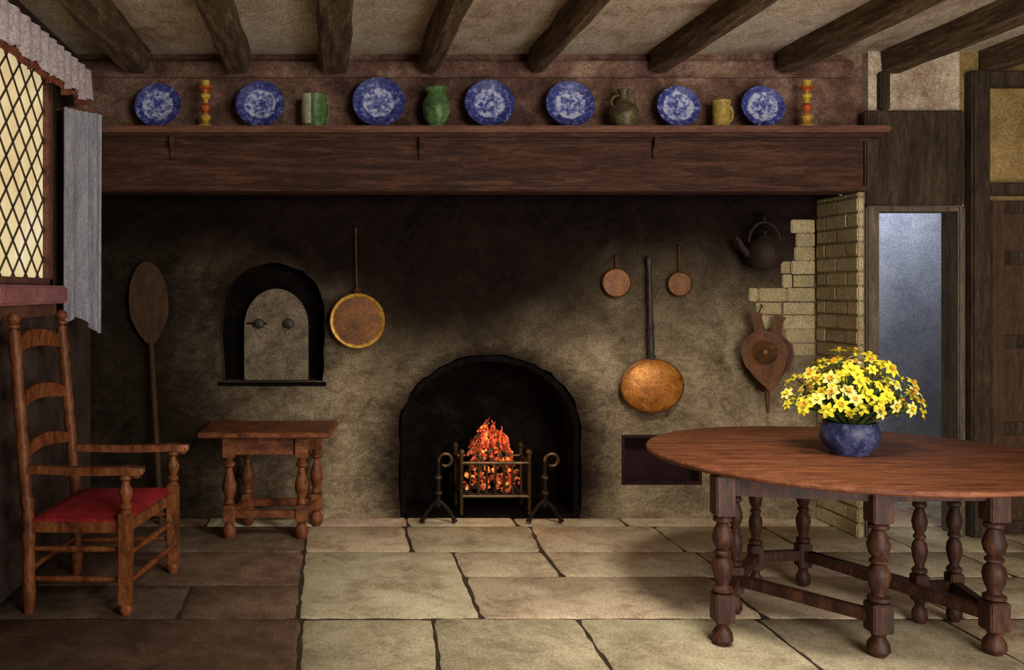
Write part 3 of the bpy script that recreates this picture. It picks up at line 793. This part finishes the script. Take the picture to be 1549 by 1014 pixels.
N = len(vs); rim = [i * (n + 1) for i in range(n + 1)] + [n * (n + 1) + j for j in range(1, n + 1)] + [i * (n + 1) + n for i in range(n - 1, -1, -1)] + [j for j in range(n - 1, 0, -1)]
vs += [(vs[q][0], vs[q][1], .425) for q in rim]; m = len(rim)
for i in range(m): fs.append([rim[i], rim[(i + 1) % m], N + (i + 1) % m, N + i])
fs.append([N + i for i in range(m)])
b.add(vs, fs, 'red')
b.finish('ladder_back_armchair')

# ---------------------------------------------------------------- gateleg table
b = B(); tc = Vector((2.395, 4.30)); rx, ry = .885, .845
prof = [(0.0, .718), (.965, .718), (.985, .722), (.998, .730), (1.0, .738), (.996, .745), (.985, .749), (0, .750)]
seg = 96; vs = []; fs = []
for r, z in prof[1:-1]:
    for i in range(seg):
        a = 2 * math.pi * i / seg; vs.append((tc.x + rx * r * math.cos(a), tc.y + ry * r * math.sin(a), z))
nl = len(prof) - 2
for j in range(nl - 1):
    for i in range(seg):
        a = j * seg + i; c = j * seg + (i + 1) % seg; fs.append([a, c, c + seg, a + seg])
fs.append(list(range(seg))[::-1]); fs.append([(nl - 1) * seg + i for i in range(seg)])
b.add(vs, fs, 'table')
big = [(0, .03), (.03, .044), (.07, .044), (.1, .028), (.13, .026), (.22, .038), (.33, .046), (.42, .04), (.48, .024), (.5, .036), (.53, .036), (.56, .024), (.62, .038), (.72, .046), (.82, .036), (.9, .024), (.93, .04), (.97, .04), (1, .028)]
legs = [(1.66, 3.92, .95), (1.88, 4.30, .72), (2.14, 4.66, .72), (2.40, 4.70, .78), (2.25, 3.80, 1.0), (2.66, 4.18, .72), (2.83, 4.20, .72), (2.74, 3.82, 1.0)]
for x, y, q in legs:
    w = .042 * q
    b.box((x - w, y - w, .55), (x + w, y + w, .718), 'tableleg', .005)
    b.turned((x, y, .22), (x, y, .55), [(t, r * q) for t, r in big], 'tableleg', 18)
    b.box((x - w, y - w, .10), (x + w, y + w, .22), 'tableleg', .005)
    b.turned((x, y, 0), (x, y, .10), [(0, .028 * q), (.25, .046 * q), (.55, .042 * q), (.8, .025 * q), (1, .034 * q)], 'tableleg', 18)
L = legs
for i, j in ((0, 1), (1, 2), (2, 3), (1, 4), (3, 5), (5, 6), (3, 7), (6, 7)):
    b.bar((L[i][0], L[i][1], .16), (L[j][0], L[j][1], .16), .045, .05, 'tableleg')
for i, j in ((0, 1), (1, 2), (4, 7), (3, 5), (5, 6), (7, 6), (2, 3), (1, 4), (0, 4)):
    b.bar((L[i][0], L[i][1], .675), (L[j][0], L[j][1], .675), .028, .08, 'tableleg')
b.finish('gateleg_table')

b = B(); fxp, fyp = 2.385, 4.25
Mv = Matrix.Translation((fxp, fyp, .7505)) @ Matrix.Scale(.94, 4)
b.lathe([(0, 0), (.085, 0), (.09, .012), (.12, .045), (.134, .085), (.13, .125), (.118, .148), (.124, .158), (.112, .158), (.104, .14), (.0, .13)], 'bluepot', Mv, 36)
b.finish('flower_bowl')
b = B()
ctr = Vector((fxp, fyp, .93))
def flower(p, nrm, r, k1, k2):
    q = nrm.to_track_quat('Z', 'Y').to_matrix().to_4x4()
    M = Matrix.Translation(p) @ q @ Matrix.Rotation(R.uniform(0, 6), 4, 'Z')
    for i in range(6):
        a = i * math.pi / 3; ca, sa = math.cos(a), math.sin(a)
        def pt(u, v, z): return (u * ca - v * sa, u * sa + v * ca, z)
        vs = [pt(.15 * r, 0, 0), pt(.5 * r, -.3 * r, .10 * r), pt(.55 * r, 0, .02 * r), pt(.5 * r, .3 * r, .10 * r), pt(.85 * r, -.2 * r, .05 * r), pt(.85 * r, .2 * r, .05 * r), pt(1.05 * r, 0, -.05 * r)]
        b.add(vs, [[0, 1, 2], [0, 2, 3], [1, 4, 2], [2, 4, 6], [2, 6, 5], [2, 5, 3]], k1, M)
    b.lathe([(.12 * r, -.1 * r), (.2 * r, .15 * r), (.22 * r, .35 * r), (.3 * r, .42 * r), (.2 * r, .38 * r), (.0, .1 * r)], k2, M, 8)
nf = 120; ga = math.pi * (3 - 5 ** .5)
for i in range(nf):
    zz = 1 - (i + .5) / nf * 1.12
    rr = math.sqrt(max(0, 1 - zz * zz)); a = i * ga
    dr = Vector((rr * math.cos(a), rr * math.sin(a), zz))
    k = R.uniform(.7, 1.1)
    p = ctr + Vector((dr.x * .275 * k, dr.y * .20 * k, max(-.01, .045 + dr.z * .235 * k)))
    nrm = (Vector((dr.x, dr.y - .25, dr.z + .25)) + Vector((R.uniform(-.5, .5), R.uniform(-.5, .5), R.uniform(-.5, .5)))).normalized()
    t = R.random()
    flower(p, nrm, R.uniform(.026, .042), 'petal' if t < .72 else 'petal2', 'petalc' if R.random() < .6 else 'petal')
    st = Vector((fxp + dr.x * .05, fyp + dr.y * .05, .885))
    b.tube([st, st.lerp(p, .5) + Vector((0, 0, .02)), p - nrm * .004], .0028, 'leaf', 5)
for i in range(120):
    a = R.uniform(0, 2 * math.pi); tl = R.uniform(.35, 1.0); ln = R.uniform(.18, .28)
    d = Vector((math.cos(a) * tl, math.sin(a) * tl * .8, R.uniform(.25, 1))).normalized()
    st = Vector((fxp + math.cos(a) * .06, fyp + math.sin(a) * .06, .89)); sd = d.cross(Vector((0, 0, 1))).normalized() * .009
    m1 = st + d * ln * .55 + Vector((0, 0, .01)); e = st + d * ln - Vector((0, 0, .02)); e.z = max(e.z, .80)
    b.add([st - sd * .5, st + sd * .5, m1 + sd, m1 - sd, e], [[0, 1, 2, 3], [3, 2, 4]], 'leaf')
b.finish('daffodil_bouquet')

# ---------------------------------------------------------------- lights
def area(name, loc, target, size, power, col, sy=None):
    l = bpy.data.lights.new(name, 'AREA'); l.energy = power; l.color = col; l.size = size
    if sy: l.shape = 'RECTANGLE'; l.size_y = sy
    o = bpy.data.objects.new(name, l); scene.collection.objects.link(o); o.location = loc
    o.rotation_euler = (Vector(target) - Vector(loc)).to_track_quat('-Z', 'Y').to_euler(); return o
def spot(name, loc, target, ang, power, col, rad=.25, blend=1.0):
    l = bpy.data.lights.new(name, 'SPOT'); l.energy = power; l.color = col; l.spot_size = math.radians(ang); l.spot_blend = blend; l.shadow_soft_size = rad
    o = bpy.data.objects.new(name, l); scene.collection.objects.link(o); o.location = loc
    o.rotation_euler = (Vector(target) - Vector(loc)).to_track_quat('-Z', 'Y').to_euler(); return o
area('key_area', (2.4, -0.6, 2.3), (1.8, 6, 1.2), 2.0, 135, (1, .90, .76), 1.0)  # unseen key area light added behind the camera
spot('floor_centre_spot', (1.5, 3.0, 2.78), (1.35, 5.0, .0), 88, 300, (1, .9, .74))  # added spot that brightens the floor centre, no real fitting
area('ceiling_fill', (2.8, 1.6, .7), (2.4, 4.4, 3.0), 2.0, 75, (1, .93, .86))  # added fill light aimed upward to brighten the ceiling
area('passage_fill', (4.2, 6.45, 2.47), (4.2, 6.95, 1.7), .4, 17, (.84, .9, 1))  # hidden light added above the opening for a bluish gradient
pl = bpy.data.lights.new('fire_glow', 'POINT'); pl.energy = 3.5; pl.color = (1, .42, .16); pl.shadow_soft_size = .12
o = bpy.data.objects.new('fire_glow', pl); scene.collection.objects.link(o); o.location = (1.09, 6.06, .55)
w = bpy.data.worlds.new('World'); scene.world = w; w.use_nodes = True
w.node_tree.nodes['Background'].inputs[0].default_value = (.8, .75, .6, 1); w.node_tree.nodes['Background'].inputs[1].default_value = .5

# ---------------------------------------------------------------- camera
cd = bpy.data.cameras.new('camera'); cam = bpy.data.objects.new('camera', cd); scene.collection.objects.link(cam)
cam.location = (0, 0, H); cam.rotation_euler = (math.radians(90), 0, 0)
cd.sensor_width = 36; cd.sensor_fit = 'HORIZONTAL'; cd.lens = F / 1549 * 36
cd.shift_x = (774.5 - VX) / 1549; cd.shift_y = -(507 - VY) / 1549; cd.clip_start = .05
scene.camera = cam
try:
    scene.view_settings.view_transform = 'Standard'; scene.view_settings.look = 'None'
except Exception as e: print(e)
